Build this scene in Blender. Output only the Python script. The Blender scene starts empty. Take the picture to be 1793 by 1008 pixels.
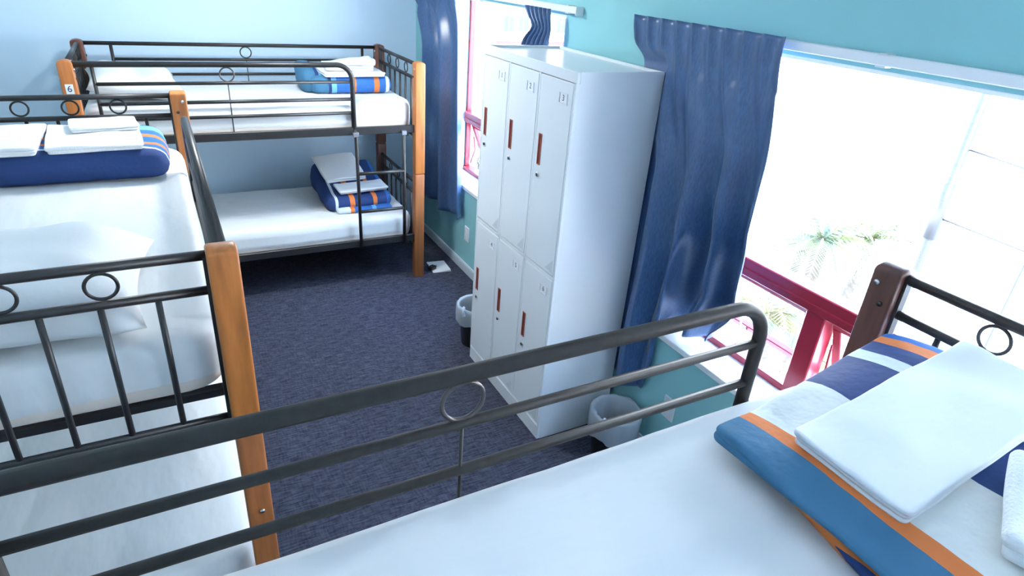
import bpy, math, random
import numpy as np
from mathutils import Vector, Matrix, noise

# ------------------------------------------------------------------ camera, world, exposure
sc = bpy.context.scene
COL = sc.collection
sc.view_settings.view_transform = 'Standard'
sc.view_settings.look = 'None'
sc.view_settings.gamma = 1.0
sc.view_settings.use_curve_mapping = False
sc.view_settings.exposure = 1.58

FPX, YAW, PITCH, ROLL, CAMZ = 1101.15, 0.5214, -0.4679, 0.0799, 2.1343
_fw = Vector((math.sin(YAW)*math.cos(PITCH), math.cos(YAW)*math.cos(PITCH), math.sin(PITCH)))
_rt = Vector((math.cos(YAW), -math.sin(YAW), 0))
_up = _rt.cross(_fw)
_r = math.cos(ROLL)*_rt + math.sin(ROLL)*_up
_u = -math.sin(ROLL)*_rt + math.cos(ROLL)*_up
cam_d = bpy.data.cameras.new('camera')
cam_d.sensor_width = 36.0
cam_d.lens = FPX*36.0/1793.0
cam_d.clip_start = 0.02
cam = bpy.data.objects.new('camera', cam_d)
COL.objects.link(cam)
m = Matrix((( _r.x, _u.x, -_fw.x, 0), (_r.y, _u.y, -_fw.y, 0), (_r.z, _u.z, -_fw.z, 0), (0, 0, 0, 1)))
m.translation = Vector((0, 0, CAMZ))
cam.matrix_world = m
sc.camera = cam

SKY_STRENGTH = 8.5
FILL_LAMP_STRENGTH = 38.0
world = bpy.data.worlds.new('sky')
sc.world = world
world.use_nodes = True
wn, wl = world.node_tree.nodes, world.node_tree.links
wn.clear()
wo = wn.new('ShaderNodeOutputWorld'); bg = wn.new('ShaderNodeBackground')
tc = wn.new('ShaderNodeTexCoord'); sx = wn.new('ShaderNodeSeparateXYZ'); cr = wn.new('ShaderNodeValToRGB')
e = cr.color_ramp.elements
e[0].position = 0.0; e[0].color = (.97, .98, 1, 1)
e[1].position = 1.0; e[1].color = (.30, .53, 1.0, 1)
for p, c in ((.10, (.94, .97, 1.0, 1)), (.35, (.58, .77, 1.0, 1))):
    n_ = e.new(p); n_.color = c
wl.new(tc.outputs['Generated'], sx.inputs[0]); wl.new(sx.outputs['Z'], cr.inputs[0])
wl.new(cr.outputs[0], bg.inputs[0]); bg.inputs[1].default_value = SKY_STRENGTH
wl.new(bg.outputs[0], wo.inputs[0])

sun_d = bpy.data.lights.new('sun', 'SUN'); sun_d.energy = 7.0; sun_d.angle = 0.01; sun_d.color = (1, .95, .88)
sun = bpy.data.objects.new('sun', sun_d); COL.objects.link(sun)
sun.rotation_euler = Vector((.45, .55, -1.0)).to_track_quat('-Z', 'Y').to_euler()   # from behind the building, lights the street only

# ------------------------------------------------------------------ materials
MATS = {}
def nodes_of(name, color, rough=.6, metal=0.0, spec=.5):
    mt = bpy.data.materials.new(name); mt.use_nodes = True
    nt = mt.node_tree; b = nt.nodes['Principled BSDF']
    b.inputs['Base Color'].default_value = (*color, 1)
    b.inputs['Roughness'].default_value = rough
    b.inputs['Metallic'].default_value = metal
    b.inputs['Specular IOR Level'].default_value = spec
    MATS[name] = mt
    return mt, nt, b

def mat(name, color, rough=.6, metal=0.0, spec=.5, nscale=0, var=0.0, bump=0.0, bscale=20, stretch=(1, 1, 1), bdist=.01, detail=4, sheen=0):
    mt, nt, b = nodes_of(name, color, rough, metal, spec)
    N, L = nt.nodes, nt.links
    tcn = N.new('ShaderNodeTexCoord'); mp = N.new('ShaderNodeMapping')
    mp.inputs['Scale'].default_value = stretch
    L.new(tcn.outputs['Object'], mp.inputs[0])
    if var:
        nz = N.new('ShaderNodeTexNoise'); nz.inputs['Scale'].default_value = nscale; nz.inputs['Detail'].default_value = detail
        L.new(mp.outputs[0], nz.inputs['Vector'])
        r = N.new('ShaderNodeValToRGB')
        r.color_ramp.elements[0].position = .3; r.color_ramp.elements[1].position = .7
        r.color_ramp.elements[0].color = (*[max(0, c*(1-var)) for c in color], 1)
        r.color_ramp.elements[1].color = (*[min(1, c*(1+var)) for c in color], 1)
        L.new(nz.outputs['Fac'], r.inputs[0]); L.new(r.outputs[0], b.inputs['Base Color'])
    if bump:
        n2 = N.new('ShaderNodeTexNoise'); n2.inputs['Scale'].default_value = bscale; n2.inputs['Detail'].default_value = detail
        L.new(mp.outputs[0], n2.inputs['Vector'])
        bp = N.new('ShaderNodeBump'); bp.inputs['Strength'].default_value = bump; bp.inputs['Distance'].default_value = bdist
        L.new(n2.outputs['Fac'], bp.inputs['Height']); L.new(bp.outputs[0], b.inputs['Normal'])
    if sheen:
        b.inputs['Sheen Weight'].default_value = sheen; b.inputs['Sheen Roughness'].default_value = .4
    return mt

def stripes(name, axis, lo, hi, bands, rough=.75):
    """bands: list of (start position in object space, colour)"""
    mt, nt, b = nodes_of(name, bands[0][1], rough, 0, .25)
    N, L = nt.nodes, nt.links
    tcn = N.new('ShaderNodeTexCoord'); s = N.new('ShaderNodeSeparateXYZ')
    L.new(tcn.outputs['Object'], s.inputs[0])
    nz = N.new('ShaderNodeTexNoise'); nz.inputs['Scale'].default_value = 9
    L.new(tcn.outputs['Object'], nz.inputs['Vector'])
    ad = N.new('ShaderNodeMath'); ad.operation = 'MULTIPLY_ADD'; ad.inputs[1].default_value = .012
    L.new(nz.outputs['Fac'], ad.inputs[0]); L.new(s.outputs[axis], ad.inputs[2])
    mr = N.new('ShaderNodeMapRange'); mr.inputs['From Min'].default_value = lo + .006; mr.inputs['From Max'].default_value = hi + .006
    L.new(ad.outputs[0], mr.inputs['Value'])
    r = N.new('ShaderNodeValToRGB'); r.color_ramp.interpolation = 'CONSTANT'
    els = r.color_ramp.elements
    els[0].position = 0; els[0].color = (*bands[0][1], 1)
    els.remove(els[1])
    for p, c in bands[1:]:
        el = els.new(min(1, max(0, (p-lo)/(hi-lo)))); el.color = (*c, 1)
    L.new(mr.outputs[0], r.inputs[0]); L.new(r.outputs[0], b.inputs['Base Color'])
    n2 = N.new('ShaderNodeTexNoise'); n2.inputs['Scale'].default_value = 14; n2.inputs['Detail'].default_value = 3
    L.new(tcn.outputs['Object'], n2.inputs['Vector'])
    bp = N.new('ShaderNodeBump'); bp.inputs['Strength'].default_value = .5; bp.inputs['Distance'].default_value = .012
    L.new(n2.outputs['Fac'], bp.inputs['Height']); L.new(bp.outputs[0], b.inputs['Normal'])
    return mt

NAVY = (.022, .050, .165); ORANGE = (.70, .20, .055); TEAL = (.055, .17, .29); BEIGE = (.72, .73, .70)
PALE = (.62, .68, .72); BLUE = (.035, .14, .42); SKYB = (.16, .42, .68)

M_wall_back = mat('paint_pale_blue', (.60, .765, .90), .7, spec=.25, bump=.05, bscale=90, bdist=.002)
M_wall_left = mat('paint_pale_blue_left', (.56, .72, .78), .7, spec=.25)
M_wall_teal = mat('paint_teal', (.30, .61, .63), .6, spec=.3, bump=.05, bscale=90, bdist=.002)
M_white = mat('paint_white', (.84, .85, .86), .55, spec=.3)
M_ceil = mat('paint_ceiling', (.85, .85, .84), .9, spec=.1)
M_skirt = mat('paint_skirting', (.62, .70, .76), .5)
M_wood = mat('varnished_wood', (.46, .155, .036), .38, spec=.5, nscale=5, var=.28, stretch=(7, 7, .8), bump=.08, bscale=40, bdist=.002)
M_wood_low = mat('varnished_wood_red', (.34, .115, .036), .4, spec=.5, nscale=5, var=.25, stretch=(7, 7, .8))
M_wood_backlit = mat('varnished_wood_backlit', (.10, .038, .028), .32, spec=.5, nscale=5, var=.3, stretch=(7, 7, .8))  # nearest bunk: backlit shade put into the wood colour
M_wood_shaded = mat('varnished_wood_shaded', (.15, .052, .030), .35, spec=.5, nscale=5, var=.3, stretch=(7, 7, .8))  # far bunk's back posts, their shade painted into the wood colour
M_metal = mat('black_enamel', (.022, .021, .022), .38, 0.0, spec=.5, nscale=60, var=.15)
M_metal3 = mat('charcoal_enamel', (.032, .028, .026), .5, 0.0, spec=.3, nscale=60, var=.15)
M_chrome = mat('bare_steel', (.55, .56, .58), .3, 1.0)
M_steel_ring = mat('worn_ring_enamel', (.10, .085, .085), .28, .6)
M_sheet = mat('white_sheet', (.71, .72, .72), .8, spec=.2, bump=.45, bscale=5.0, bdist=.02, stretch=(1, 2.2, 1), detail=2.5, sheen=.1)
M_pillow = mat('white_pillowcase', (.71, .72, .72), .8, spec=.2, bump=.35, bscale=9, bdist=.012, detail=4)
M_linen = mat('white_linen', (.78, .79, .80), .8, spec=.2, bump=.3, bscale=9, bdist=.008, detail=3, stretch=(1, 1.6, 1))
M_towel = mat('white_towelling', (.80, .81, .81), .95, spec=.1, bump=.6, bscale=160, bdist=.004, detail=2)
M_locker = mat('white_powder_coat', (.76, .79, .81), .32, spec=.5, bump=.03, bscale=200, bdist=.001)
M_locker_gap = mat('locker_shadow_gap', (.36, .39, .41), .6)
M_slot = mat('dark_red_plastic', (.17, .022, .012), .35)
M_slotrim = mat('salmon_plastic', (.42, .11, .07), .4)
M_curtain = mat('navy_satin_curtain', (.043, .105, .245), .33, spec=.85, nscale=160, var=.25, stretch=(1, 1, .25), sheen=.25)
M_red = mat('red_window_paint', (.36, .022, .040), .25, spec=.5)
M_plastic_black = mat('black_plastic', (.015, .015, .018), .4)
M_plastic_white = mat('white_plastic', (.80, .82, .84), .35)
M_ink = mat('dark_ink', (.10, .12, .14), .6)
M_ink_blue = mat('blue_ink', (.01, .025, .09), .6)
M_seam = mat('mattress_piping', (.70, .62, .55), .8)

def mk_carpet():
    mt, nt, b = nodes_of('ribbed_carpet', (.05, .05, .06), .95, 0, .1)
    N, L = nt.nodes, nt.links
    tcn = N.new('ShaderNodeTexCoord')
    def nz(scale, st, det):
        mp = N.new('ShaderNodeMapping'); mp.inputs['Scale'].default_value = st
        L.new(tcn.outputs['Object'], mp.inputs[0])
        n = N.new('ShaderNodeTexNoise'); n.inputs['Scale'].default_value = scale; n.inputs['Detail'].default_value = det
        L.new(mp.outputs[0], n.inputs['Vector']); return n
    a = nz(30, (.5, 4.2, 1), 3); c = nz(30, (3.5, .8, 1), 2); w = nz(1.1, (1, 1, 1), 3)
    mx = N.new('ShaderNodeMath'); mx.operation = 'MULTIPLY_ADD'; mx.inputs[1].default_value = .45
    L.new(c.outputs['Fac'], mx.inputs[0]); L.new(a.outputs['Fac'], mx.inputs[2])
    r = N.new('ShaderNodeValToRGB')
    r.color_ramp.elements[0].position = .36; r.color_ramp.elements[0].color = (.025, .028, .046, 1)
    r.color_ramp.elements[1].position = .64; r.color_ramp.elements[1].color = (.086, .090, .124, 1)
    hf = N.new('ShaderNodeMath'); hf.operation = 'MULTIPLY'; hf.inputs[1].default_value = .69
    L.new(mx.outputs[0], hf.inputs[0]); L.new(hf.outputs[0], r.inputs[0])
    mm = N.new('ShaderNodeMixRGB'); mm.blend_type = 'MULTIPLY'; mm.inputs[0].default_value = .35
    r2 = N.new('ShaderNodeValToRGB')
    r2.color_ramp.elements[0].position = .35; r2.color_ramp.elements[1].position = .65
    r2.color_ramp.elements[0].color = (.6, .6, .6, 1)
    L.new(w.outputs['Fac'], r2.inputs[0]); L.new(r.outputs[0], mm.inputs[1]); L.new(r2.outputs[0], mm.inputs[2])
    L.new(mm.outputs[0], b.inputs['Base Color'])
    bp = N.new('ShaderNodeBump'); bp.inputs['Strength'].default_value = .5; bp.inputs['Distance'].default_value = .004
    L.new(hf.outputs[0], bp.inputs['Height']); L.new(bp.outputs[0], b.inputs['Normal'])
    return mt
M_carpet = mk_carpet()

def mk_glass(name='window_glass'):
    mt = bpy.data.materials.new(name); mt.use_nodes = True
    N, L = mt.node_tree.nodes, mt.node_tree.links
    N.clear()
    o = N.new('ShaderNodeOutputMaterial'); t = N.new('ShaderNodeBsdfTransparent'); g = N.new('ShaderNodeBsdfGlossy')
    g.inputs['Roughness'].default_value = .02
    mx = N.new('ShaderNodeMixShader')
    t.inputs[0].default_value = (.97, .98, .98, 1)
    mx.inputs[0].default_value = .05
    L.new(t.outputs[0], mx.inputs[1]); L.new(g.outputs[0], mx.inputs[2])
    L.new(mx.outputs[0], o.inputs[0])
    return mt
M_glass = mk_glass()

def mk_liner():
    mt = bpy.data.materials.new('thin_bin_liner'); mt.use_nodes = True
    N, L = mt.node_tree.nodes, mt.node_tree.links
    N.clear()
    o = N.new('ShaderNodeOutputMaterial'); t = N.new('ShaderNodeBsdfTransparent'); d = N.new('ShaderNodeBsdfPrincipled')
    tl = N.new('ShaderNodeBsdfTranslucent'); tl.inputs[0].default_value = (.8, .88, .95, 1)
    d.inputs['Base Color'].default_value = (.78, .86, .93, 1); d.inputs['Roughness'].default_value = .3
    a = N.new('ShaderNodeMixShader'); a.inputs[0].default_value = .45
    b = N.new('ShaderNodeMixShader'); b.inputs[0].default_value = .35
    L.new(d.outputs[0], a.inputs[1]); L.new(tl.outputs[0], a.inputs[2])
    L.new(a.outputs[0], b.inputs[1]); L.new(t.outputs[0], b.inputs[2]); L.new(b.outputs[0], o.inputs[0])
    return mt
M_liner = mk_liner()

# ------------------------------------------------------------------ mesh helpers
class MB:
    def __init__(s):
        s.v, s.f, s.sm = [], [], []
    def add(s, v, f, smooth=False):
        o = len(s.v); s.v += [tuple(map(float, p)) for p in v]
        s.f += [tuple(int(i)+o for i in q) for q in f]; s.sm += [smooth]*len(f)
        return s
    def box(s, x0, x1, y0, y1, z0, z1, bev=0.0):
        if x0 > x1: x0, x1 = x1, x0
        if y0 > y1: y0, y1 = y1, y0
        if bev <= 0:
            v = [(x0, y0, z0), (x1, y0, z0), (x1, y1, z0), (x0, y1, z0), (x0, y0, z1), (x1, y0, z1), (x1, y1, z1), (x0, y1, z1)]
            f = [(0, 3, 2, 1), (4, 5, 6, 7), (0, 1, 5, 4), (1, 2, 6, 5), (2, 3, 7, 6), (3, 0, 4, 7)]
            return s.add(v, f)
        b = bev; v = []; idx = {}
        for ix, (xa, xb) in enumerate(((x0, x0+b), (x1, x1-b))):
            for iy, (ya, yb) in enumerate(((y0, y0+b), (y1, y1-b))):
                for iz, (za, zb) in enumerate(((z0, z0+b), (z1, z1-b))):
                    for k, p in enumerate(((xa, yb, zb), (xb, ya, zb), (xb, yb, za))):
                        idx[(ix, iy, iz, k)] = len(v); v.append(p)
        I = idx; f = []
        def q(*a): f.append(tuple(I[i] for i in a))
        for d in (0, 1):
            q(*[(d, a, c, 0) for a, c in ((0, 0), (1, 0), (1, 1), (0, 1))])
            q(*[(a, d, c, 1) for a, c in ((0, 0), (1, 0), (1, 1), (0, 1))])
            q(*[(a, c, d, 2) for a, c in ((0, 0), (1, 0), (1, 1), (0, 1))])
        for a in (0, 1):
            for c in (0, 1):
                q((a, c, 0, 0), (a, c, 1, 0), (a, c, 1, 1), (a, c, 0, 1))
                q((a, 0, c, 0), (a, 1, c, 0), (a, 1, c, 2), (a, 0, c, 2))
                q((0, a, c, 1), (1, a, c, 1), (1, a, c, 2), (0, a, c, 2))
                for d in (0, 1):
                    q((a, c, d, 0), (a, c, d, 1), (a, c, d, 2))
        return s.add(v, f)
    def tube(s, pts, r, seg=10, caps=True, closed=False):
        P = [Vector(p) for p in pts]; n = len(P)
        T = []
        for i in range(n):
            if closed: t = P[(i+1) % n]-P[i-1]
            elif i == 0: t = P[1]-P[0]
            elif i == n-1: t = P[-1]-P[-2]
            else: t = (P[i+1]-P[i]).normalized()+(P[i]-P[i-1]).normalized()
            T.append(t.normalized())
        a = Vector((0, 0, 1)) if abs(T[0].z) < .9 else Vector((1, 0, 0))
        u = T[0].cross(a).normalized(); v = []; f = []
        rr = r if isinstance(r, (list, tuple)) else [r]*n
        for i in range(n):
            u = (u - T[i]*u.dot(T[i])).normalized(); w = T[i].cross(u)
            for k in range(seg):
                an = 2*math.pi*k/seg
                v.append(P[i]+(u*math.cos(an)+w*math.sin(an))*rr[i])
        for i in range(n if closed else n-1):
            j = (i+1) % n
            for k in range(seg):
                k2 = (k+1) % seg
                f.append((i*seg+k, i*seg+k2, j*seg+k2, j*seg+k))
        if caps and not closed:
            f.append(tuple(range(seg-1, -1, -1))); f.append(tuple((n-1)*seg+k for k in range(seg)))
        return s.add(v, f, True)
    def ring(s, c, R, r, normal='y', n=28, seg=8):
        p = []
        for i in range(n):
            a = 2*math.pi*i/n; ca, sa = R*math.cos(a), R*math.sin(a)
            p.append({'y': (c[0]+ca, c[1], c[2]+sa), 'x': (c[0], c[1]+ca, c[2]+sa), 'z': (c[0]+ca, c[1]+sa, c[2])}[normal])
        return s.tube(p, r, seg, closed=True)
    def lathe(s, prof, c=(0, 0, 0), n=32):
        v = []; f = []
        for (r, z) in prof:
            for k in range(n):
                a = 2*math.pi*k/n; v.append((c[0]+r*math.cos(a), c[1]+r*math.sin(a), c[2]+z))
        for i in range(len(prof)-1):
            for k in range(n):
                k2 = (k+1) % n; f.append((i*n+k, i*n+k2, (i+1)*n+k2, (i+1)*n+k))
        return s.add(v, f, True)
    def grid(s, fn, nu, nv):
        v = [fn(i/nu, j/nv) for j in range(nv+1) for i in range(nu+1)]
        f = [(j*(nu+1)+i, j*(nu+1)+i+1, (j+1)*(nu+1)+i+1, (j+1)*(nu+1)+i) for j in range(nv) for i in range(nu)]
        return s.add(v, f, True)
    def map(s, fn):
        s.v = [tuple(fn(*p)) for p in s.v]; return s
    def mesh(s, name):
        me = bpy.data.meshes.new(name); me.from_pydata(s.v, [], s.f); me.update()
        me.polygons.foreach_set('use_smooth', s.sm)
        return me

def recalc(me):
    import bmesh
    b = bmesh.new(); b.from_mesh(me); bmesh.ops.recalc_face_normals(b, faces=b.faces); b.to_mesh(me); b.free()

def obj(name, mb, mt, parent=None, loc=None, fix=False):
    me = mb.mesh(name) if isinstance(mb, MB) else mb
    if fix: recalc(me)
    o = bpy.data.objects.new(name, me)
    if not me.materials: me.materials.append(mt)
    COL.objects.link(o)
    if parent: o.parent = parent
    if loc: o.location = loc
    return o

def tag(o, label=None, cat=None, group=None, kind=None):
    if label: o['label'] = label
    if cat: o['category'] = cat
    if group: o['group'] = group
    if kind: o['kind'] = kind
    return o

def empty(name, loc=(0, 0, 0), rz=0.0):
    o = bpy.data.objects.new(name, None); COL.objects.link(o)
    o.empty_display_size = .1
    o.location = loc; o.rotation_euler = (0, 0, rz); return o

def struct(name, mb, mt, parent=None):
    o = obj(name, mb, mt, parent)
    if not parent: o['kind'] = 'structure'
    return o

def text_mesh(s, size):
    cu = bpy.data.curves.new('digit', 'FONT'); cu.body = s; cu.size = size; cu.align_x = 'CENTER'; cu.align_y = 'CENTER'; cu.extrude = .0004
    o = bpy.data.objects.new('digit', cu); COL.objects.link(o)
    bpy.context.view_layer.update()
    me = bpy.data.meshes.new_from_object(o.evaluated_get(bpy.context.evaluated_depsgraph_get()))
    bpy.data.objects.remove(o); bpy.data.curves.remove(cu)
    return me

def lin(n, pad, h):
    """grid lines -h..h with two extra close to each end"""
    a = np.linspace(-h+pad, h-pad, n)
    ed = [-h, -h+pad*.12, -h+pad*.3, -h+pad*.6]
    return np.concatenate([ed, a, [-x for x in ed[::-1]]])

def slab(hx, hy, h, rc=.06, re=.03, nx=14, ny=14, nz=8, top=None, layers=0, ldepth=.004, amp=0.0, nsc=3.0, seed=0.0, deform=None, topamp=0.0, tsc=6.0):
    """soft rounded slab, base centre at the origin"""
    re = min(re, h*.499)
    X, Y = lin(nx, max(rc, re), hx), lin(ny, max(rc, re), hy)
    Z = np.concatenate([[0, re*.12, re*.35], np.linspace(re, h-re, max(nz, 2)), [h-re*.35, h-re*.12, h]])
    ids = {}; V = []; F = []
    def vid(i, j, k):
        key = (i, j, k)
        if key in ids: return ids[key]
        x, y, z = X[i], Y[j], Z[k]
        ix, iy = hx-rc, hy-rc
        cx, cy = min(max(x, -ix), ix), min(max(y, -iy), iy)
        dx, dy = x-cx, y-cy
        if dx and dy:
            l = math.hypot(dx, dy); mxx = max(abs(dx), abs(dy)); dx *= mxx/l; dy *= mxx/l
            dist = rc-mxx; nxn, nyn = dx/mxx, dy/mxx
        else:
            ax, ay = hx-abs(x), hy-abs(y)
            if ax < ay: dist, nxn, nyn = ax, math.copysign(1, x), 0
            else: dist, nxn, nyn = ay, 0, math.copysign(1, y)
        px, py = cx+dx, cy+dy
        b = min(z, h-z)
        if dist < re and b < re:
            a_, b_ = re-dist, re-b; l = math.hypot(a_, b_); mm = max(a_, b_)
            sca = mm/l if l > 1e-9 else 1
            na, nb = a_*sca, b_*sca
            sh = a_-na
            px -= nxn*sh; py -= nyn*sh
            z = (re-nb) if Z[k] < h/2 else h-(re-nb)
        if layers and dist < 1e-6+re:
            g = abs(math.sin(math.pi*layers*z/h))**.6*ldepth-ldepth
            px += nxn*g; py += nyn*g
        t = z/h
        if top: z += top(px, py)*t
        if amp:
            nv = noise.noise_vector(Vector((px*nsc+seed, py*nsc, z*nsc+seed)))
            px += nv.x*amp; py += nv.y*amp; z += nv.z*amp*t
        if topamp and t > .3:
            z += (noise.fractal(Vector((px*tsc+seed, py*tsc*1.7, seed)), .8, 2, 3))*topamp*t
        if deform: px, py, z = deform(px, py, z)
        ids[key] = len(V); V.append((px, py, z)); return ids[key]
    nX, nY, nZ = len(X), len(Y), len(Z)
    for i in range(nX-1):
        for j in range(nY-1):
            F.append((vid(i, j, 0), vid(i, j+1, 0), vid(i+1, j+1, 0), vid(i+1, j, 0)))
            F.append((vid(i, j, nZ-1), vid(i+1, j, nZ-1), vid(i+1, j+1, nZ-1), vid(i, j+1, nZ-1)))
    for i in range(nX-1):
        for k in range(nZ-1):
            F.append((vid(i, 0, k), vid(i+1, 0, k), vid(i+1, 0, k+1), vid(i, 0, k+1)))
            F.append((vid(i, nY-1, k), vid(i, nY-1, k+1), vid(i+1, nY-1, k+1), vid(i+1, nY-1, k)))
    for j in range(nY-1):
        for k in range(nZ-1):
            F.append((vid(0, j, k), vid(0, j, k+1), vid(0, j+1, k+1), vid(0, j+1, k)))
            F.append((vid(nX-1, j, k), vid(nX-1, j+1, k), vid(nX-1, j+1, k+1), vid(nX-1, j, k+1)))
    return MB().add(V, F, True)

def pillow_mb(hx, hy, T, seed=0.0, amp=.012, bend=None):
    mb = MB()
    n = 30
    def sh(u, v, sgn):
        x = hx*u*(1-.09*(1-v*v)); y = hy*v*(1-.09*(1-u*u))
        z = T*(max(0, (1-u**4)*(1-v**4)))**.55*(1.0 if sgn > 0 else .45)*sgn
        nv = noise.noise_vector(Vector((u*2.2+seed, v*2.2, sgn*.7+seed)))
        k = (1-u**6)*(1-v**6)
        z += nv.z*amp*k*1.6+T*.45
        # radial gathers at the corners
        z += .006*math.sin(9*math.atan2(v, u)+seed)*abs(u*v)*k
        if sgn < 0: z = max(z, 0.0)
        if bend: x, y, z = bend(x, y, z)
        return (x, y, z)
    mb.grid(lambda a, b: sh(2*a-1, 2*b-1, 1), n, n)
    mb.grid(lambda a, b: sh(1-2*a, 2*b-1, -1), n, n)
    me = mb.mesh('pillow')
    import bmesh
    b = bmesh.new(); b.from_mesh(me); bmesh.ops.remove_doubles(b, verts=b.verts, dist=.0006)
    bmesh.ops.recalc_face_normals(b, faces=b.faces); b.to_mesh(me); b.free()
    me.polygons.foreach_set('use_smooth', [True]*len(me.polygons))
    return me

# ------------------------------------------------------------------ room shell
XR, YB, XL, YF, ZC = 1.89, 5.17, -0.96, -1.5, 2.5
XO = 2.17                                     # outer face of the window wall
W1 = (2.95, 4.52); W2 = (0.44, 2.07); W_FILL = (-1.40, .17); ZS, ZH = 0.675, 1.945
struct('floor', MB().box(XL-.1, XO, YF-.1, YB+.1, -.12, 0), M_carpet)
struct('ceiling', MB().box(XL-.1, XO, YF-.1, YB+.1, ZC, ZC+.12), M_ceil)
struct('wall_back', MB().box(XL-.1, XO, YB, YB+.12, 0, ZC), M_wall_back)
struct('wall_left', MB().box(XL-.12, XL, YF, YB, 0, ZC), M_wall_left)
struct('wall_front', MB().box(XL-.1, XO, YF-.12, YF, 0, ZC), M_wall_back)
wr = MB()
wr.box(XR, XO, YF, YB, 0, ZS-.03)
wr.box(XR, XO, YF, YB, ZH, ZC)
for a, b in ((YF, W_FILL[0]), (W_FILL[1], W2[0]), (W2[1], W1[0]), (W1[1], YB)):
    wr.box(XR, XO, a, b, ZS-.03, ZH)
struct('wall_right', wr, M_wall_teal)

def skirting(name, x0, x1, y0, y1, inward):
    mb = MB().box(x0, x1, y0, y1, 0, .066)
    if inward == 'x': mb.box(x0+.004, x1, y0, y1, .066, .074)
    else: mb.box(x0, x1, y0+.004, y1, .066, .074)
    struct(name, mb, M_skirt)
skirting('baseboard_right', XR-.014, XR-.0005, YF+.02, YB-.002, 'x')
skirting('baseboard_back', XL+.002, XR-.016, YB-.014, YB-.0005, 'y')

def window(idx, y0, y1):
    root = empty('window_%d' % idx, (XR, (y0+y1)/2, ZS)); root['kind'] = 'structure'
    hw = (y1-y0)/2; H = ZH-ZS
    fx0, fx1 = .16, .23                      # frame depth, measured from the room face of the wall
    zt0, zt1 = .385, .465                    # transom
    def P(name, mb, mt): return obj(name, mb, mt, root)
    P('windowsill', MB().box(-.012, fx0+.01, -hw+.001, hw-.001, -.029, 0, .003), M_white)
    rv = MB()
    rv.box(.001, fx0, -hw+.0005, -hw+.012, 0, H); rv.box(.001, fx0, hw-.012, hw-.0005, 0, H); rv.box(.001, fx0, -hw+.012, hw-.012, H-.012, H-.0005)
    P('reveal_lining', rv, M_white)
    fr = MB()
    fr.box(fx0, fx1, -hw+.001, hw-.001, 0, .03, .003)
    fr.box(fx0, fx1, -hw+.001, hw-.001, H-.013, H-.001, .003)
    fr.box(fx0+.012, fx1-.02, -hw+.001, -hw+.022, .03, H-.013, .003); fr.box(fx0+.012, fx1-.02, hw-.022, hw-.001, .03, H-.013, .003)
    P('window_frame', fr, M_red)
    tr = MB().box(fx0-.012, fx1, -hw+.022, hw-.022, zt0, zt1, .004)
    tr.box(fx0-.02, fx0-.0121, -hw+.04, hw-.04, zt0+.028, zt0+.036)
    P('transom', tr, M_red)
    P('mullion', MB().box(fx0-.008, fx1, -.042, .042, .03, zt0, .004), M_red)
    P('pane', MB().box(.195, .199, -hw+.022, hw-.022, zt1, H-.013), M_glass)
    for k, (a, b) in enumerate(((-hw+.045, -.047), (.047, hw-.045))):
        s = empty('vent_sash', (.205, (a+b)/2, zt0-.004)); s.parent = root
        s.rotation_euler = (0, -.37, 0)      # hung at the top, pushed outwards
        w = (b-a)/2; L = .345
        mb = MB()
        mb.box(-.012, .018, -w, w, -.04, 0, .003); mb.box(-.012, .018, -w, w, -L, -L+.032, .003)
        mb.box(-.012, .018, -w, -w+.036, -L+.032, -.04, .003); mb.box(-.012, .018, w-.036, w, -L+.032, -.04, .003)
        obj('sash_frame', mb, M_red, s)
        obj('pane', MB().box(.002, .006, -w+.034, w-.034, -L+.03, -.038), M_glass, s)
        obj('sash_latch', MB().box(-.035, -.012, -.012, .012, -L+.004, -L+.03, .003).box(-.036, -.028, -.005, .005, -L+.03, -L+.085, .002), M_chrome, s)
        side = b-.01 if k == 0 else a+.01
        for q in (a+.012, b-.012):
            P('sash_stay', MB().tube([(.20, q, .06), (.235, q, .16), (.222, q, .27)], .005, 6), M_red)
    return root
window(1, *W1)
window(2, *W2)
window(3, *W_FILL)  # added window behind the camera, unseen, lights the surfaces facing it

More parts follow.
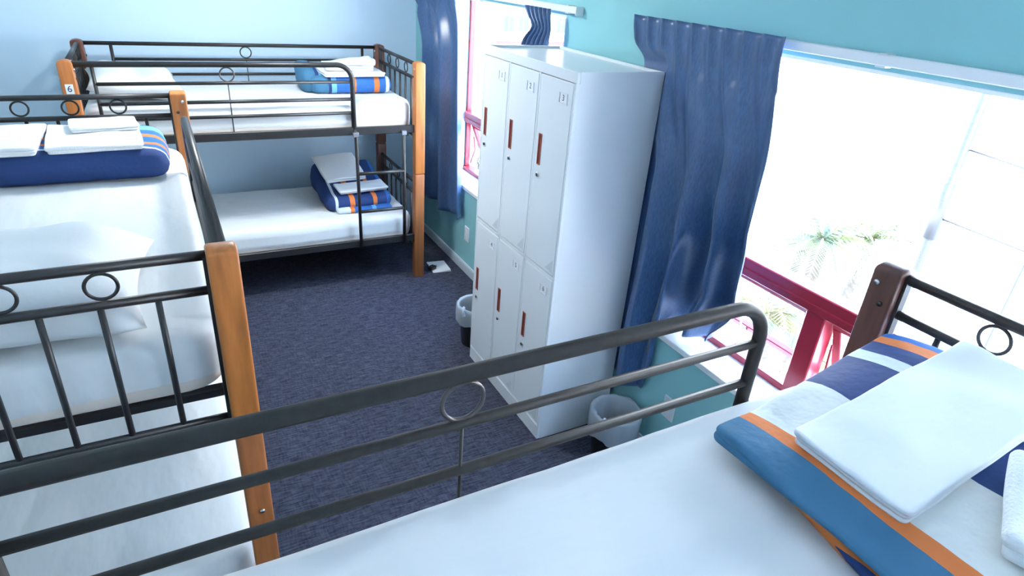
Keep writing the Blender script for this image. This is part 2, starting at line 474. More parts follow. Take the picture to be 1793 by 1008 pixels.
# ------------------------------------------------------------------ bunk beds
BL, BW, PW = 2.009, 0.945, 0.070
def bunk(loc, rz, mirror, zs, zj, metal, wood, wood_low, label, group, has_tag=False, wood_back=None):
    root = empty('bunk_bed', (loc[0], loc[1], 0), rz)
    tag(root, label, 'bunk bed', group)
    my = -1 if mirror else 1
    zj = zj/zs
    def P(name, mb, mt, parent=root):
        mb.map(lambda x, y, z: (x, y*my, z*zs))
        return obj(name, mb, mt, parent, fix=True)
    H = 1.553
    posts = [(0, 0), (BL-PW, 0), (0, BW-PW), (BL-PW, BW-PW)]
    for px, py in posts:
        hw = PW/2
        mb = slab(hw, hw, H-zj-.002, .006, .010, 6, 6, 3, top=lambda x, y: -9.0*x*x)
        mb.map(lambda x, y, z: (x+px+hw, y+py+hw, z+zj+.002))
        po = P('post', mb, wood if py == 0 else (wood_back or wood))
        inner = px+PW if px == 0 else px
        sg = 1 if px == 0 else -1
        for zb, yo in ((1.505, .02), (1.455, .045), (1.12, .035)):
            P('bolt', MB().tube([(inner-.002*sg, py+yo, zb), (inner+.005*sg, py+yo, zb)], .007, 8), M_chrome if zb > 1.46 else M_plastic_black, po)
        if px == 0 and py == 0:
            P('bolt', MB().tube([(.001, .03, .70), (-.004, .03, .70)], .007, 8), M_chrome, po)
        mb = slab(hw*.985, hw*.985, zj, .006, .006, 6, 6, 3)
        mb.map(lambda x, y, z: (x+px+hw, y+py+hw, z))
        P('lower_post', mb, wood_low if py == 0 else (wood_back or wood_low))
        if has_tag and px == 0 and py == 0:
            t = P('number_tag', MB().box(.017, .053, -.0015, .0005, 1.385, 1.435), M_plastic_white, po)
            me = text_mesh('6', .045); me.transform(Matrix.Translation((.035, -.0019, 1.41)) @ Matrix.Rotation(math.pi/2, 4, 'X'))
            obj('digit', me, M_ink_blue, po)
    # side rails (rectangular tube) and end bearers, upper and lower bunk
    x0, x1 = PW, BL-PW
    yo, yi = .022, BW-.047
    for zb in (1.093, .297):
        P('side_rail', MB().box(x0-.004, x1+.004, yo, yo+.025, zb, zb+.050, .003), metal)
        P('side_rail', MB().box(x0-.004, x1+.004, yi, yi+.025, zb, zb+.050, .003), metal)
        for xx in (x0+.03, x1-.06):
            P('end_bearer', MB().box(xx, xx+.03, yo+.025, yi, zb-.028, zb, .003), metal)
        for i in range(9):
            xs = x0+.16+(x1-x0-.36)*i/8
            P('slat', MB().box(xs, xs+.045, yo+.0255, yi-.0005, zb+.005, zb+.02), metal)
    # end panels
    for e_, xe in ((0, .035), (1, BL-.035)):
        for zt, z2, zbm in ((1.528, 1.434, 1.046), (.715, .630, .215))[:1+e_]:
            ya, yb = PW-.002, BW-PW+.002
            P('end_rail', MB().tube([(xe, ya, zt), (xe, yb, zt)], .0125), metal)
            P('end_rail', MB().tube([(xe, ya, z2), (xe, yb, z2)], .0115), metal)
            P('end_rail', MB().tube([(xe, ya, zbm), (xe, yb, zbm)], .0095), metal)
            for i in range(6):
                yy = ya+(yb-ya)*(i+1)/7
                P('end_bar', MB().tube([(xe, yy, z2-.008), (xe, yy, zbm)], .0075, 8), metal)
            for k in (-1, 0, 1):
                yy = BW/2+k*.185
                P('end_ring', MB().ring((xe, yy, (zt+z2)/2), (zt-z2)/2-.015, .0042, 'x'), metal)
            for yy in (PW+.004, BW-PW-.004):
                P('end_upright', MB().box(xe-.012, xe+.012, yy-.004, yy+.004, zbm-.01, zt+.004), metal)
    # guard on the open side: hoop that runs from the head post and turns down into the ladder
    yg = .034; zg = 1.530; xe = 1.530; rc = .095
    pts = [(PW-.004, yg, zg), (xe-rc, yg, zg)]
    for i in range(1, 11):
        a = math.pi/2*i/10
        pts.append((xe-rc+rc*math.sin(a), yg, zg-rc+rc*math.cos(a)))
    pts.append((xe, yg, 1.12))
    P('guard_hoop', MB().tube(pts, .0155, 14), metal)
    for zz, r in ((1.428, .010), (1.322, .010), (1.236, .010)):
        P('guard_bar', MB().tube([(.15, yg, zz), (xe-.008, yg, zz)], r, 10), metal)
    P('guard_upright', MB().tube([(.15, yg, zg-.006), (.15, yg, 1.135)], .0095, 10), metal)
    P('guard_ring', MB().ring((.805, yg, 1.4755), .0385, .0042, 'y'), M_steel_ring)
    P('guard_pin', MB().tube([(.805, yg, 1.428), (.805, yg, 1.135)], .0035, 6), metal)
    # ladder
    ly = .015
    P('ladder_rail', MB().tube([(xe, yg, 1.14), (xe+.004, ly-.006, 1.08), (xe+.012, ly-.006, .30)], .0115, 10), metal)
    P('ladder_rail', MB().tube([(1.860, ly-.006, 1.10), (1.860, ly-.006, .30)], .0115, 10), metal)
    for zz in (.835, .565):
        P('ladder_rung', MB().tube([(xe+.006, ly-.006, zz), (1.862, ly-.006, zz)], .0115, 10), metal)
    P('ladder_clamp', MB().box(xe-.016, xe+.022, ly-.018, ly+.006, 1.085, 1.115, .003), M_chrome)
    P('ladder_clamp', MB().box(1.843, 1.877, ly-.018, ly+.006, 1.085, 1.115, .003), M_chrome)
    # guard on the wall side
    yw = BW-.034
    P('guard_rail', MB().tube([(PW-.004, yw, zg), (BL-PW+.004, yw, zg)], .0125, 10), metal)
    for zz in (1.434, 1.338):
        P('guard_bar', MB().tube([(.215, yw, zz), (1.845, yw, zz)], .0095, 10), metal)
    for xx in (.215, 1.845):
        P('guard_upright', MB().tube([(xx, yw, zg), (xx, yw, 1.135)], .0105, 10), metal)
    P('guard_ring', MB().ring((1.02, yw, 1.482), .036, .0042, 'y'), metal)
    P('guard_pin', MB().tube([(1.02, yw, 1.44), (1.02, yw, 1.135)], .0035, 6), metal)
    return root

G_BED = 'wood and metal bunk beds'
B1 = (-.453, 4.0703); B2 = (.103, 1.4775); B3 = (-.433, .8178)
Z2 = .972
bunk(B1, 0, False, 1.0, .80, M_metal, M_wood, M_wood_low, 'orange wood and black metal bunk bed standing along the far pale blue wall', G_BED, True, M_wood_shaded)  # split height follows a tone change on these posts, darker below
bunk(B2, math.pi/2, False, Z2, 1.006, M_metal, M_wood, M_wood_low, 'orange wood bunk bed along the left wall, end panel facing the camera', G_BED)
bunk(B3, 0, True, 1.0, 1.0, M_metal3, M_wood_backlit, M_wood_backlit, 'bunk bed with dark backlit post beside the big window, its guard rail crossing the view', G_BED)

# ------------------------------------------------------------------ mattresses
def to_world(B, rz, mirror, x, y):
    if mirror: y = -y
    c, s = math.cos(rz), math.sin(rz)
    return B[0]+c*x-s*y, B[1]+s*x+c*y
def mattress(B, rz, mirror, zb, ztop, label, seed, hem=True):
    hx, hy = (BL-2*PW)/2+.012, .4215
    cx, cy = to_world(B, rz, mirror, BL/2, .051+hy)
    root = empty('mattress', (cx, cy, zb), rz)
    tag(root, label, 'mattress', 'white mattresses on the bunks')
    h = ztop-zb
    core = slab(hx-.006, hy-.006, h*.55, .10, .03, 12, 8, 3)
    obj('mattress_core', core, M_seam, root)
    sh = slab(hx, hy, h-.004, .11, .036 if mirror else .055, 40, 24, 8, top=lambda x, y: .010*(1-(x/hx)**2)*(1-(y/hy)**2)-.004,
              amp=.006, nsc=2.3, seed=seed, topamp=.0045, tsc=3.5)
    o = sh.map(lambda x, y, z: (x, y, z+.004))
    obj('fitted_sheet', o, M_sheet, root)
    # puckered elastic hem hanging below the long open side
    pts = []
    n = 60
    for i in range(n+1):
        t = i/n; x = -hx+.12+t*(2*hx-.24)
        pts.append((x, (-1 if not mirror else 1)*(hy+.002)+noise.noise(Vector((x*9, seed, 0)))*.004, .012+noise.noise(Vector((x*7, seed, 3)))*.010))
    obj('sheet_hem', MB().tube(pts, .006, 6), M_sheet, root)
    return root
mattress(B1, 0, False, 1.1145, 1.300, 'white sheeted mattress on the top bunk along the far wall', 1.3)
mattress(B1, 0, False, .3185, .500, 'white sheeted mattress on the bottom bunk along the far wall', 4.1)
mattress(B2, math.pi/2, False, 1.1145*Z2, 1.300*Z2, 'white sheeted mattress on the top bunk along the left wall', 7.7)
mattress(B2, math.pi/2, False, .3185*Z2, .500*Z2, 'white sheeted mattress on the bottom bunk along the left wall', 9.2)
mattress(B3, 0, True, 1.1145, 1.298, 'white sheeted mattress nearest the camera, on the top bunk by the big window', 12.9)

# ------------------------------------------------------------------ pillows
G_PIL = 'white pillows on the top bunks'
p = obj('pillow', pillow_mb(.245, .36, .10, 2.0, bend=lambda x, y, z: (x, y, z+max(0, -x)*.16)), M_pillow, loc=(-.135, 4.55, 1.302)); p.rotation_euler = (0, 0, .06)
tag(p, 'plump white pillow at the head of the top bunk along the far wall', 'pillow', G_PIL)
p = obj('pillow', pillow_mb(.345, .275, .125, 5.0), M_pillow, loc=(-.445, 1.80, 1.264)); p.rotation_euler = (0, 0, -.05)
tag(p, 'plump white pillow behind the end panel on the top bunk along the left wall', 'pillow', G_PIL)

# ------------------------------------------------------------------ duvets and linen, nearest bunk
M_d3 = stripes('duvet_stripes_near', 'X', -.35, .40, [(-.35, TEAL), (-.235, ORANGE), (-.198, BEIGE), (-.020, NAVY), (.150, PALE), (.192, NAVY), (.250, ORANGE), (.285, BLUE)])
M_d3b = stripes('duvet_stripes_near_under', 'X', -.33, .36, [(-.33, NAVY), (-.300, ORANGE), (-.262, NAVY), (-.1, BEIGE), (.1, NAVY)])
Z3 = 1.303
d3 = empty('folded_duvet', (1.172, .33, Z3))
tag(d3, 'teal, orange, beige and navy striped folded duvet nearest the camera by the window', 'duvet', 'striped folded duvets')
low = slab(.295, .33, .031, .05, .015, 18, 18, 4, amp=.006, nsc=5, seed=3.3, deform=lambda x, y, z: (x-.014+y*.17*(1 if x < 0 else 0), y-.02, z))
obj('lower_fold', low, M_d3b, d3)
def d3top(x, y):
    t = (x+.315)/.60
    edge = max(0, (y-.20)/.16)
    return .070*max(0, t)**.9 - .030*edge**2*(1 if t > .2 else t/.2)
upf = MB()
for k in (0, 1):
    q = slab(.316, .355, .0145, .022, .007, 30, 30, 3, top=(lambda x, y: d3top(x, y)) if k else None, amp=.006, nsc=6, seed=8.8+k*.05, topamp=.0035*k, tsc=5,
             deform=lambda x, y, z, k=k: (x+(.010*math.sin(9*y+1)+.006)*(1-k)*(1 if x < 0 else -1), y+max(0, (x+.315))*.115-.028, z+.030+.0125*k+(.002*math.exp(-((x+.315)/.05)**2))*k))
    upf.add(q.v, q.f, True)
obj('upper_fold', upf, M_d3, d3)

def linen(name, loc, rz, hx, hy, h, label, cat, group, mt, layers=3, seed=0.0, tilt=(0, 0), top=None, amp=.004, deform=None, rc=.02):
    mb = MB(); rnd = random.Random(int(seed*10)); hl = h/layers
    for k in range(layers):
        ox, oy = rnd.uniform(-.004, .004), rnd.uniform(-.004, .004); sh = 0 if k == layers-1 else rnd.uniform(.001, .007)
        q = slab(hx-sh, hy-sh, hl*1.04, min(rc, .012), hl*.5, 18, 14, 3, amp=amp, nsc=6, seed=seed+k*.13, top=top if k == layers-1 else None, deform=deform,
                 topamp=.0050 if k == layers-1 else 0, tsc=8)
        if k and top: pass
        mb.add([(x+ox, y+oy, z+k*hl) for x, y, z in q.v], q.f, True)
    o = obj(name, mb, mt, loc=loc); o.rotation_euler = (tilt[0], tilt[1], rz)
    return tag(o, label, cat, group)
linen('folded_sheet', (1.224, .450, 1.4065), .035, .275, .112, .030, 'crisp white folded sheet lying on the striped duvet nearest the camera', 'sheet', 'folded white linen', M_linen, 3, 2.2, tilt=(.02, -.125), amp=.0055)
linen('folded_towel', (1.160, .152, 1.395), .42, .115, .13, .050, 'white terry towel lying on the beige stripe of the nearest duvet', 'towel', 'white towels on the duvets', M_towel, 2, 3.7, tilt=(.045, -.11), amp=.008, rc=.03)

# ------------------------------------------------------------------ linen on the left bunk
Z2m = 1.300*Z2+.004
M_d2 = stripes('duvet_stripes_left', 'Y', -.30, .30, [(-.30, NAVY), (-.175, PALE), (-.155, BLUE), (-.105, ORANGE), (-.07, BLUE), (.0, ORANGE), (.035, BLUE), (.10, SKYB), (.17, TEAL)])
d2 = obj('folded_duvet', slab(.395, .235, .115, .07, .052, 26, 18, 6, top=lambda x, y: .012-.02*(x/.395)**4, amp=.008, nsc=4, seed=5.5, topamp=.004, tsc=5, layers=0), M_d2, loc=(-.407, 3.075, Z2m))
tag(d2, 'folded duvet with long navy side on the top bunk along the left wall', 'duvet', 'striped folded duvets')
zt = Z2m+.121
linen('folded_sheet', (-.60, 3.04, zt), .0, .16, .20, .035, 'white folded sheet lying leftmost on the navy duvet of the left bunk', 'sheet', 'folded white linen', M_linen, 3, 4.4, amp=.006)
linen('folded_towel', (-.265, 3.055, zt-.002), .05, .165, .195, .028, 'white folded towel at the striped right end of the left bunk duvet', 'towel', 'white towels on the duvets', M_towel, 2, 6.1, amp=.006, rc=.03)
linen('folded_hand_towel', (-.23, 3.15, zt+.030), .12, .125, .085, .020, 'small white hand towel folded on top of a larger towel on the left bunk', 'towel', 'white towels on the duvets', M_towel, 2, 9.1, amp=.005, rc=.03)

# ------------------------------------------------------------------ linen on the far top bunk
Z1m = 1.305
M_d1 = stripes('duvet_stripes_far', 'X', -.30, .30, [(-.30, TEAL), (-.165, NAVY), (-.145, SKYB), (-.112, BLUE), (.0, ORANGE), (.02, BLUE), (.145, ORANGE), (.18, BLUE), (.225, PALE), (.25, BLUE)])
d1 = empty('folded_duvet', (1.15, 4.52, Z1m))
tag(d1, 'blue duvet with orange bands folded on the top bunk along the far wall', 'duvet', 'striped folded duvets')
obj('duvet_roll', slab(.275, .17, .108, .05, .05, 24, 14, 6, amp=.006, nsc=6, seed=2.9, topamp=.003, top=lambda x, y: .006), M_d1, d1)
tf = obj('teal_fold', slab(.07, .15, .155, .05, .05, 12, 14, 6, amp=.012, nsc=8, seed=7.1, top=lambda x, y: .03*(y/.15)), stripes('duvet_teal_fold', 'X', -.1, .1, [(-.1, TEAL), (.02, NAVY), (.045, SKYB)]), d1)
tf.location = (-.255, .03, .0); tf['label'] = 'teal loose end of the duvet'
linen('folded_sheet', (1.165, 4.47, Z1m+.113), .02, .205, .13, .026, 'white folded sheet lying under the towel on the far top bunk duvet', 'sheet', 'folded white linen', M_linen, 2, 3.1, amp=.005)
linen('folded_towel', (1.155, 4.50, Z1m+.141), -.06, .165, .10, .056, 'thick white towel folded on top of the far top bunk pile', 'towel', 'white towels on the duvets', M_towel, 3, 5.9, amp=.008, rc=.03, top=lambda x, y: .02*x/.165)

# ------------------------------------------------------------------ linen on the far bottom bunk
Z1l = .505
M_d1b = stripes('duvet_stripes_far_low', 'X', -.30, .32, [(-.30, NAVY), (-.185, PALE), (-.165, NAVY), (-.08, ORANGE), (-.045, NAVY), (.09, ORANGE), (.12, NAVY), (.19, BLUE)])
d1b = empty('folded_duvet', (1.15, 4.56, Z1l))
tag(d1b, 'navy duvet with orange bands heaped on the bottom bunk along the far wall', 'duvet', 'striped folded duvets')
obj('duvet_heap', slab(.245, .29, .10, .06, .048, 24, 24, 6, amp=.012, nsc=5, seed=1.9, topamp=.004,
    top=lambda x, y: .11*max(0, min(1, (y+.29)/.55))**1.4), M_d1b, d1b)
obj('duvet_flap', slab(.20, .06, .03, .02, .014, 14, 8, 3, amp=.008, nsc=7, seed=6.2), stripes('duvet_flap_far_low', 'X', -.22, .22, [(-.22, PALE), (-.11, ORANGE), (-.08, BLUE), (.05, SKYB), (.08, BLUE)]), d1b).location = (.02, -.275, 0)
linen('folded_towel', (1.10, 4.66, Z1l+.190), .12, .155, .15, .034, 'white towel crumpled at the back of the bottom bunk duvet', 'towel', 'white towels on the duvets', M_towel, 2, 8.4, tilt=(.36, 0), amp=.012, rc=.03)
linen('folded_sheet', (1.185, 4.40, Z1l+.117), .09, .185, .075, .030, 'white folded sheet along the front of the bottom bunk duvet', 'sheet', 'folded white linen', M_linen, 2, 2.7, tilt=(.10, 0), amp=.006)

# ------------------------------------------------------------------ locker
lk = empty('locker', (1.4235, 2.104, 0))
tag(lk, 'tall white six-door metal locker standing between the two windows', 'locker')
LW, LD, LH = .8285, .432, 1.80
bd = MB()
bd.box(.017, LD, 0, .012, 0, LH); bd.box(.017, LD, LW-.012, LW, 0, LH)
bd.box(LD-.012, LD, .012, LW-.012, 0, LH)
bd.box(.017, LD-.012, .012, LW-.012, LH-.030, LH-.012)
bd.box(.017, LD-.012, .012, LW-.012, .07, .09)
bd.box(.05, .06, .012, LW-.012, .09, LH-.03)
obj('locker_body', bd, M_locker, lk)
fr = MB()
ys = [.012, .2765, .5495, LW-.010]
fr.box(0, .0168, 0, LW, LH-.043, LH, .002); fr.box(0, .0168, 0, LW, 0, .088, .002)
fr.box(0, .0168, 0, .012, .088, LH-.043); fr.box(0, .0168, LW-.010, LW, .088, LH-.043)
fr.box(0, .0168, .012, LW-.010, .897, .915)
fr.box(0, .0168, .2725, .2825, .088, LH-.043); fr.box(0, .0168, .5455, .5555, .088, LH-.043)
obj('front_frame', fr, M_locker, lk)
obj('plinth_seam', MB().box(-.002, 0, .004, LW-.004, .078, .082), M_locker, lk)
bs = MB().box(.0165, .05, .012, LW-.012, .088, LH-.043)
obj('inner_backing', bs, M_locker_gap, lk)
nums = {(0, 1): '3', (1, 1): '2', (2, 1): '1', (0, 0): '6', (1, 0): '5', (2, 0): '4'}
cols_ = ((.0145, .2705), (.2850, .5435), (.5580, .8160))
for up in (1, 0):
    z0, z1 = (.918, LH-.046) if up else (.091, .894)
    for c, (a, b) in enumerate(cols_):
        d = obj('locker_door', MB().box(-.001, .015, a, b, z0, z1, .003), M_locker, lk)
        yh = b-.042
        zh = z1-.311 if up else z1-.336
        hr = MB()
        hr.box(-.004, -.001, yh-.013, yh-.009, zh-.068, zh+.068); hr.box(-.004, -.001, yh+.009, yh+.013, zh-.068, zh+.068)
        hr.box(-.004, -.001, yh-.009, yh+.009, zh+.064, zh+.068); hr.box(-.004, -.001, yh-.009, yh+.009, zh-.068, zh-.064)
        hb = MB().box(-.0018, -.001, yh-.009, yh+.009, zh-.064, zh+.064)
        obj('handle_recess', hb, M_slot, d)['label'] = 'dark red handle slot'
        obj('handle_rim', hr, M_slotrim, d)
        obj('lock', MB().tube([(-.001, yh, zh-.112), (-.006, yh, zh-.112)], .010, 12), M_chrome, d)
        obj('keyhole', MB().tube([(-.006, yh-.003, zh-.114), (-.008, yh-.003, zh-.114)], .0075, 10), M_plastic_black, d)
        yl = a+.066; zl = z1-.066
        lb = MB()
        lb.box(-.004, -.001, yl-.030, yl-.027, zl-.020, zl+.020); lb.box(-.004, -.001, yl+.027, yl+.030, zl-.020, zl+.020)
        lb.box(-.004, -.001, yl-.034, yl+.034, zl-.023, zl-.020); lb.box(-.0025, -.001, yl-.027, yl+.027, zl+.018, zl+.020)
        obj('label_holder', lb, M_locker, d)
        obj('label_card', MB().box(-.0016, -.001, yl-.026, yl+.026, zl-.0195, zl+.0175), M_plastic_white, d)
        me = text_mesh(nums[(c, up)], .034)
        me.transform(Matrix(((0, 0, 1, -.0020), (-1, 0, 0, yl), (0, 1, 0, zl), (0, 0, 0, 1))))
        obj('number', me, M_ink, d)
        vh = MB()
        for r in range(8):
            for k in range(r+1):
                vh.tube([(-.0008, a+.016+k*.0075, z0+.072-r*.0075), (-.0016, a+.016+k*.0075, z0+.072-r*.0075)], .0022, 5)
        o = obj('vent_holes', vh, M_locker_gap, d); o['kind'] = 'stuff'

# ------------------------------------------------------------------ curtains and tracks
def sm(a, b, x):
    t = min(1, max(0, (x-a)/(b-a))); return t*t*(3-2*t)
def curtain(fn, nu, nv, label, group):
    mb = MB().grid(fn, nu, nv)
    o = obj('curtain', mb, M_curtain)
    s = o.modifiers.new('cloth_thickness', 'SOLIDIFY'); s.thickness = .003; s.offset = 0
    return tag(o, label, 'curtain', group)
G_CUR = 'navy curtains at the two windows'
def c2(u, v):                                       # window 2, far curtain, partly pulled in over the sill
    inn = sm(.40, .56, u)
    ztop = 2.003-.003*abs(math.sin(9*math.pi*u))
    zbot = .31+.05*u + inn*(.705-.335)
    z = ztop+(zbot-ztop)*v
    yl = 2.30-.05*sm(.0, .12, v)-.115*sm(.10, .36, v)
    yr = 1.508-.060*sm(.02, .35, v)+.05*sm(.55, .80, v)+.13*sm(.80, 1.0, v)
    if u < .5: pass
    lo = yl+(yr-yl)*u
    low_mid = 1.86
    # below the sill the hanging part narrows; the tucked part fans out
    w = sm(.55, 1.0, v)
    yb = (2.135+(low_mid-2.135)*(u/.48)) if u < .48 else (1.93+(yr-1.93)*((u-.48)/.52))
    y = lo*(1-w)+yb*w
    hd = 1-sm(.02, .42, v)
    free = sm(2.11, 2.03, y) if z < 1.82 else .55
    ph = 2*math.pi*(3.6*u**1.1)+.9-1.6*v*(1-u)
    fold = (.026+.040*v)*math.sin(ph)+.008*v*math.sin(2.3*ph+1.7*v)
    pinch = .011*(abs(math.sin(9*math.pi*u))**.8*2-1)
    x = 1.818+(1-hd)*.012+(1-hd)*fold*(free)*.85+hd*pinch
    x += inn*sm(.45, .97, v)*.155
    x += (1-free)*(1-hd)*.038 + (1-sm(.0, .30, u))*.012*(1 if z < 1.82 else 0)
    if z < 1.84: x = min(x, 1.873) if (y > 2.05 or z < ZS or inn < .5) else min(x, 2.03)
    x = max(x, 1.795+.067*sm(1.93, 1.82, z)*sm(2.03, 2.10, y))
    if inn > .3 and v > .9: z += .02*math.sin(14*u)*sm(.9, 1, v)
    return (x, y, z)
curtain(c2, 130, 90, 'navy curtain hanging beside the locker, its lower half tucked over the windowsill', G_CUR)
def c1(u, v):                                       # window 1, left curtain
    ztop = 1.955; zbot = .42+.02*u
    z = ztop+(zbot-ztop)*v
    yl = 5.00-.22*sm(0, .25, v)+.03*v
    yr = 4.20-.02*sm(0, .2, v)-.13*v
    y = yl+(yr-yl)*u
    ph = 2*math.pi*(2.15*u)+2.2
    hd = 1-sm(.02, .12, v)
    x = 1.815+(1-hd)*(.045*math.sin(ph)+.012*math.sin(2.6*ph+v))+hd*.014*(abs(math.sin(6*math.pi*u))**.5*2-1)
    return (x, y, z)
curtain(c1, 90, 50, 'long navy curtain hanging in the corner between the far bunk and the window', G_CUR)
def c1r(u, v):                                      # window 1, right curtain, gathered at the waist
    ztop = 1.968; zbot = .55
    z = ztop+(zbot-ztop)*v
    wst = math.exp(-((z-1.875)/.05)**2)
    yl = 3.235-.085*wst+.06*sm(1.85, 1.60, z)*(1 if True else 0)
    yr = 2.966-.018*wst
    y = yl+(yr-yl)*u
    x = 1.80+.018*math.sin(2*math.pi*6*u+.6*math.sin(5*z))*(1-.3*wst)
    return (x, y, z)
curtain(c1r, 90, 60, 'narrow gathered navy curtain behind the top of the locker', G_CUR)

def track(y0, y1, label):
    r = empty('curtain_track', (XR, (y0+y1)/2, 1.975)); tag(r, label, 'curtain track', 'white curtain tracks')
    h = (y1-y0)/2
    obj('track_channel', MB().box(-.045, -.012, -h, h, -.014, .017, .003), M_white, r)
    obj('end_cap', MB().box(-.050, -.004, -h-.008, -h, -.022, .018, .002), M_plastic_white, r)
    n = max(2, int((y1-y0)/.65))
    for i in range(n):
        y = -h+.09+(2*h-.18)*i/(n-1)
        obj('bracket', MB().box(-.040, -.0005, y-.012, y+.012, .0172, .020).box(-.040, -.012, y-.016, y+.016, -.019, -.0145), M_plastic_white, r)
    return r
track(2.805, 5.12, 'white curtain track above the far window')
track(.05, 2.33, 'white curtain track above the near window')

# ------------------------------------------------------------------ sockets, bins, paper on the floor
def socket(y, z, label):
    r = empty('wall_socket', (XR, y, z)); tag(r, label, 'wall socket', 'white wall sockets')
    obj('face_plate', MB().box(-.009, -.0003, -.038, .038, -.058, .058, .003), M_plastic_white, r)
    for k in (-.022, .022):
        obj('switch', MB().box(-.0125, -.0091, -.010, .010, k-.012, k+.012, .001), M_white, r)
socket(4.035, .318, 'white wall socket on the teal wall below the far window')
socket(1.71, .342, 'white wall socket on the teal wall above the nearer bin')

def bin_(x, y, label, seed):
    r = empty('waste_bin', (x, y, 0)); tag(r, label, 'waste bin', 'small lined waste bins')
    obj('bin_body', MB().lathe([(0, .001), (.085, .001), (.088, .004), (.113, .262), (.117, .268), (.112, .270), (.108, .262), (.083, .012), (0, .010)]), M_plastic_black, r)
    prof = [(.04, .03), (.080, .034), (.092, .15), (.106, .272), (.115, .281), (.123, .270), (.125, .22), (.122, .16)]
    mb = MB(); n = 72; v = []; f = []
    for i, (rr, z) in enumerate(prof):
        for k in range(n):
            a = 2*math.pi*k/n
            w = noise.noise(Vector((math.cos(a)*3, math.sin(a)*3, z*9+seed)))
            w2 = noise.noise(Vector((math.cos(a)*9, math.sin(a)*9, z*5+seed)))
            dr = (abs(w)*.010+abs(w2)*.006) if i >= 4 else -(abs(w)*.010+abs(w2)*.008)
            dz = w*.03*(1 if i >= 6 else (.2 if i >= 3 else 0))
            v.append(((rr+dr)*math.cos(a), (rr+dr)*math.sin(a), z+dz))
    for i in range(len(prof)-1):
        for k in range(n): f.append((i*n+k, i*n+(k+1) % n, (i+1)*n+(k+1) % n, (i+1)*n+k))
    mb.add(v, f, True)
    obj('bin_liner', mb, M_liner, r)
    obj('liner_knot', MB().tube([(-.10, -.05, .285), (-.115, -.062, .30), (-.125, -.07, .285), (-.122, -.075, .25)], [.004, .010, .007, .012], 7), M_liner, r)
bin_(1.525, 3.075, 'lined waste bin half hidden behind the far end of the locker', 1.0)
bin_(1.705, 1.865, 'lined waste bin in front of the locker, under the near window', 5.0)

lf = empty('paper_leaflet', (1.725, 4.19, 0.0), -.10)
tag(lf, 'white folded paper leaflet lying on the carpet by the far bunk post', 'leaflet')
obj('lower_sheet', MB().box(-.072, .072, -.10, .10, .0005, .002), M_plastic_white, lf)
obj('upper_sheet', MB().grid(lambda u, v: (-.070+.140*u, -.098+.196*v, .0035+.010*u*u*(1-v)), 8, 8), M_plastic_white, lf)
pa = empty('power_adapter', (1.655, 4.155, .004), .5)
tag(pa, 'small black adapter lying on the white leaflet by the bunk post', 'adapter')
obj('adapter_body', slab(.030, .022, .030, .008, .008, 6, 6, 3), M_plastic_black, pa)
for k in (-.007, .007):
    obj('prong', MB().box(.030, .048, k-.002, k+.002, .013, .018), M_plastic_black, pa)
obj('cable', MB().tube([(-.028, 0, .012), (-.05, .01, .008), (-.07, .035, .006), (-.05, .06, .006), (-.01, .07, .008), (.03, .06, .011)], .003, 6), M_plastic_black, pa)

# ------------------------------------------------------------------ added fill lamp on the ceiling, unseen, brightens the room
cl = empty('added_fill_lamp', (.55, 3.45, ZC)); tag(cl, 'added round fill lamp, unseen on the ceiling between the bunks', 'lamp')
mt, nt, b_ = nodes_of('fill_lamp_diffuser', (.9, .9, .9), .5)
b_.inputs['Emission Color'].default_value = (.92, .97, 1, 1); b_.inputs['Emission Strength'].default_value = FILL_LAMP_STRENGTH
obj('fill_lamp_base', MB().lathe([(0, -.002), (.19, -.002), (.19, -.03), (0, -.03)]), M_white, cl)
obj('fill_lamp_shade', MB().lathe([(.18, -.0305), (.175, -.05), (.13, -.075), (.06, -.088), (0.001, -.09)]), mt, cl)

# ------------------------------------------------------------------ outside
ZG = -6.0
M_street = mat('pale_concrete', (.68, .67, .64), .9, nscale=.3, var=.06)
M_pole = mat('galvanised_pole', (.017, .017, .022), .5)
M_frond = mat('palm_frond', (.068, .076, .018), .5, nscale=3, var=.3)
M_trunk = mat('palm_trunk', (.06, .05, .04), .9, nscale=8, var=.3)
M_leaf = mat('shrub_leaf', (.062, .072, .02), .6, nscale=3, var=.35)
M_render = mat('white_render', (.70, .70, .70), .9)
M_pink = mat('pink_render', (.20, .045, .042), .9)
M_bwin = mat('far_window_glass', (.02, .026, .03), .15)
struct('ground', MB().box(2.5, 90, -60, 110, ZG-.3, ZG), M_street)

ub = empty('far_building', (16.0, 40.0, ZG)); tag(ub, 'pale building with a pink lower storey across the street', 'building')
obj('wall', MB().box(0, 14, 0, 8, 3.95, 9.0), M_render, ub)
obj('lower_storey', MB().box(0.05, 13.95, .05, 7.95, 0, 3.83), M_pink, ub)
obj('string_course', MB().box(-.1, 14.1, -.12, 8.1, 3.83, 3.95), M_render, ub)
for i, xx in enumerate((3.2, 5.1, 6.2, 9.2, 10.3)):
    w = obj('window', MB().box(xx-.45, xx+.45, -.06, .02, 4.35, 5.45).box(xx-.5, xx+.5, -.1, 0, 4.27, 4.33), M_render, ub)
    obj('pane', MB().box(xx-.38, xx-.02, -.075, -.061, 4.42, 5.38).box(xx+.02, xx+.38, -.075, -.061, 4.42, 5.38), M_bwin, w)

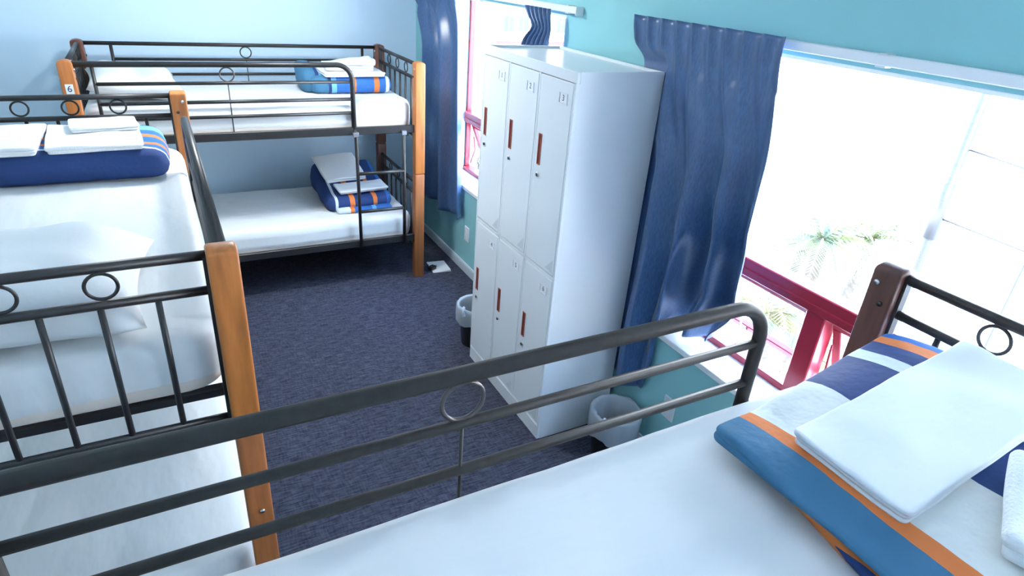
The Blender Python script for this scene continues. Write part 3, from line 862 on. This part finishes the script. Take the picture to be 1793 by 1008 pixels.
pl = empty('lamp_post', (7.0, 3.355, ZG)); tag(pl, 'grey lamp post rising outside the near window', 'post')
obj('shaft', MB().tube([(0, 0, 0), (0, 0, 3), (0, 0, 9.5)], [.075, .06, .045], 12), M_pole, pl)
obj('sleeve', MB().tube([(0, 0, 5.9), (0, 0, 6.5)], [.066, .06], 12), M_pole, pl)
obj('arm', MB().tube([(0, 0, 9.45), (.3, 0, 9.7), (1.2, 0, 9.8)], .035, 8), M_pole, pl)
obj('lamp_head', slab(.30, .10, .10, .05, .03, 6, 5, 3).map(lambda x, y, z: (x+1.4, y, z+9.74)), M_pole, pl)
pg = empty('lamp_post', (7.0, 2.45, ZG)); tag(pg, 'thin pale flagpole outside, right of the grey lamp post', 'post')
obj('shaft', MB().tube([(0, 0, 0), (0, 0, 6.05)], [.022, .016], 8), M_pole, pg)
obj('finial', MB().lathe([(0.001, 6.10), (.02, 6.085), (.024, 6.065), (.02, 6.05), (.01, 6.045)], n=10), M_pole, pg)
for z, ye, ze, lb in ((6.86, -9, 7.6, 'upper'), (6.13, -9, 7.2, 'lower')):
    pts = []
    for i in range(21):
        t = i/20
        pts.append((7.0+1.5*t, 3.30+(ye-3.30)*t, ZG+z+(ze-z)*t-1.1*math.sin(math.pi*t)*.6))
    tag(obj('power_cable', MB().tube(pts, .010, 6), M_pole), lb+' of the two thin cables running off the grey lamp post', 'cable', 'overhead cables')

def palm(x, y, ztop, R, seed, label):
    rnd = random.Random(seed)
    r = empty('palm_tree', (x, y, ZG)); tag(r, label, 'palm', 'palms outside the near window')
    h = ztop-ZG
    pts = [(.12*math.sin(i*.5+seed), .10*math.cos(i*.4), h*i/8) for i in range(9)]
    obj('trunk', MB().tube(pts, [.16-.006*i for i in range(9)], 10), M_trunk, r)
    cx, cy, cz = pts[-1]
    for k in range(15):
        a = 2*math.pi*k/15+rnd.uniform(-.15, .15); el = rnd.uniform(.15, 1.15); L = R*rnd.uniform(.8, 1.1)
        v = []; f = []; mb = MB(); spine = []
        for i in range(13):
            t = i/12
            rad = L*(t*math.cos(el)*.9+.1*t); zz = L*(t*math.sin(el)-.75*t*t)
            spine.append((cx+rad*math.cos(a), cy+rad*math.sin(a), cz+zz))
        mb.tube(spine, [.022*(1-.9*i/12)+.002 for i in range(13)], 5)
        nx_, ny_ = -math.sin(a), math.cos(a)
        for i in range(1, 13):
            p0 = Vector(spine[i]); d = (Vector(spine[i])-Vector(spine[i-1])).normalized()
            for sd in (-1, 1):
                for q in (0, .5):
                    pp = p0-d*q*L/12
                    ll = L*.26*math.sin(math.pi*min(1, .15+.8*i/12))
                    tip = pp+Vector((nx_*sd, ny_*sd, -.35))*ll+d*ll*.7
                    wv = d*.018
                    v = [pp-wv, pp+wv, tip]
                    mb.add(v, [(0, 1, 2)])
        obj('frond', mb, M_frond, r)
palm(9.0, 5.84, -1.35, 1.30, 1, 'palm tree with its crown just left of the dark bunk post')
palm(11.5, 7.87, -2.75, 1.9, 2, 'palm tree farther off, its crown low beside the curtain edge')
palm(13.5, 7.77, -2.70, 2.1, 5, 'most distant palm tree, behind the dark bunk post')
palm(7.0, 5.12, -2.0, 1.10, 3, 'palm tree filling the left open vent sash')
palm(8.6, 4.55, -2.9, 1.2, 6, 'palm tree seen low behind the red mullion')
palm(6.1, 3.45, -1.75, .85, 4, 'small palm tree seen right of the red mullion')

def shrub(x, y, zt, R, seed, label):
    rnd = random.Random(seed)
    r = empty('shrub', (x, y, ZG)); tag(r, label, 'shrub', 'shrubs outside the near window')
    h = zt-ZG
    st = MB()
    for k in range(5):
        a = k*1.256; st.tube([(0, 0, 0), (R*.3*math.cos(a), R*.3*math.sin(a), h*.5), (R*.5*math.cos(a), R*.5*math.sin(a), h*.9)], [.05, .035, .015], 6)
    obj('stem', st, M_trunk, r)
    mb = MB()
    for k in range(900):
        u = Vector((rnd.gauss(0, 1), rnd.gauss(0, 1), rnd.gauss(0, 1))).normalized()*rnd.uniform(.6, 1)
        c = Vector((u.x*R, u.y*R, h-R*.8+u.z*R*.8))
        d = Vector((rnd.uniform(-1, 1), rnd.uniform(-1, 1), rnd.uniform(-.6, .8))).normalized(); s_ = d.cross(Vector((0, 0, 1))).normalized()
        l = rnd.uniform(.08, .16)
        mb.add([c, c+d*l*.5+s_*l*.28, c+d*l, c+d*l*.5-s_*l*.28], [(0, 1, 2, 3)])
    obj('leaves', mb, M_leaf, r)['kind'] = 'stuff'
shrub(5.6, 5.2, -3.6, 1.0, 11, 'rounded green shrub below the left open vent sash')
shrub(8.0, 16.9, -2.5, 1.7, 13, 'pale green shrub outside the far window, low beside the curtain')
shrub(12.0, 24.8, -2.6, 2.2, 14, 'taller shrub in front of the far building')
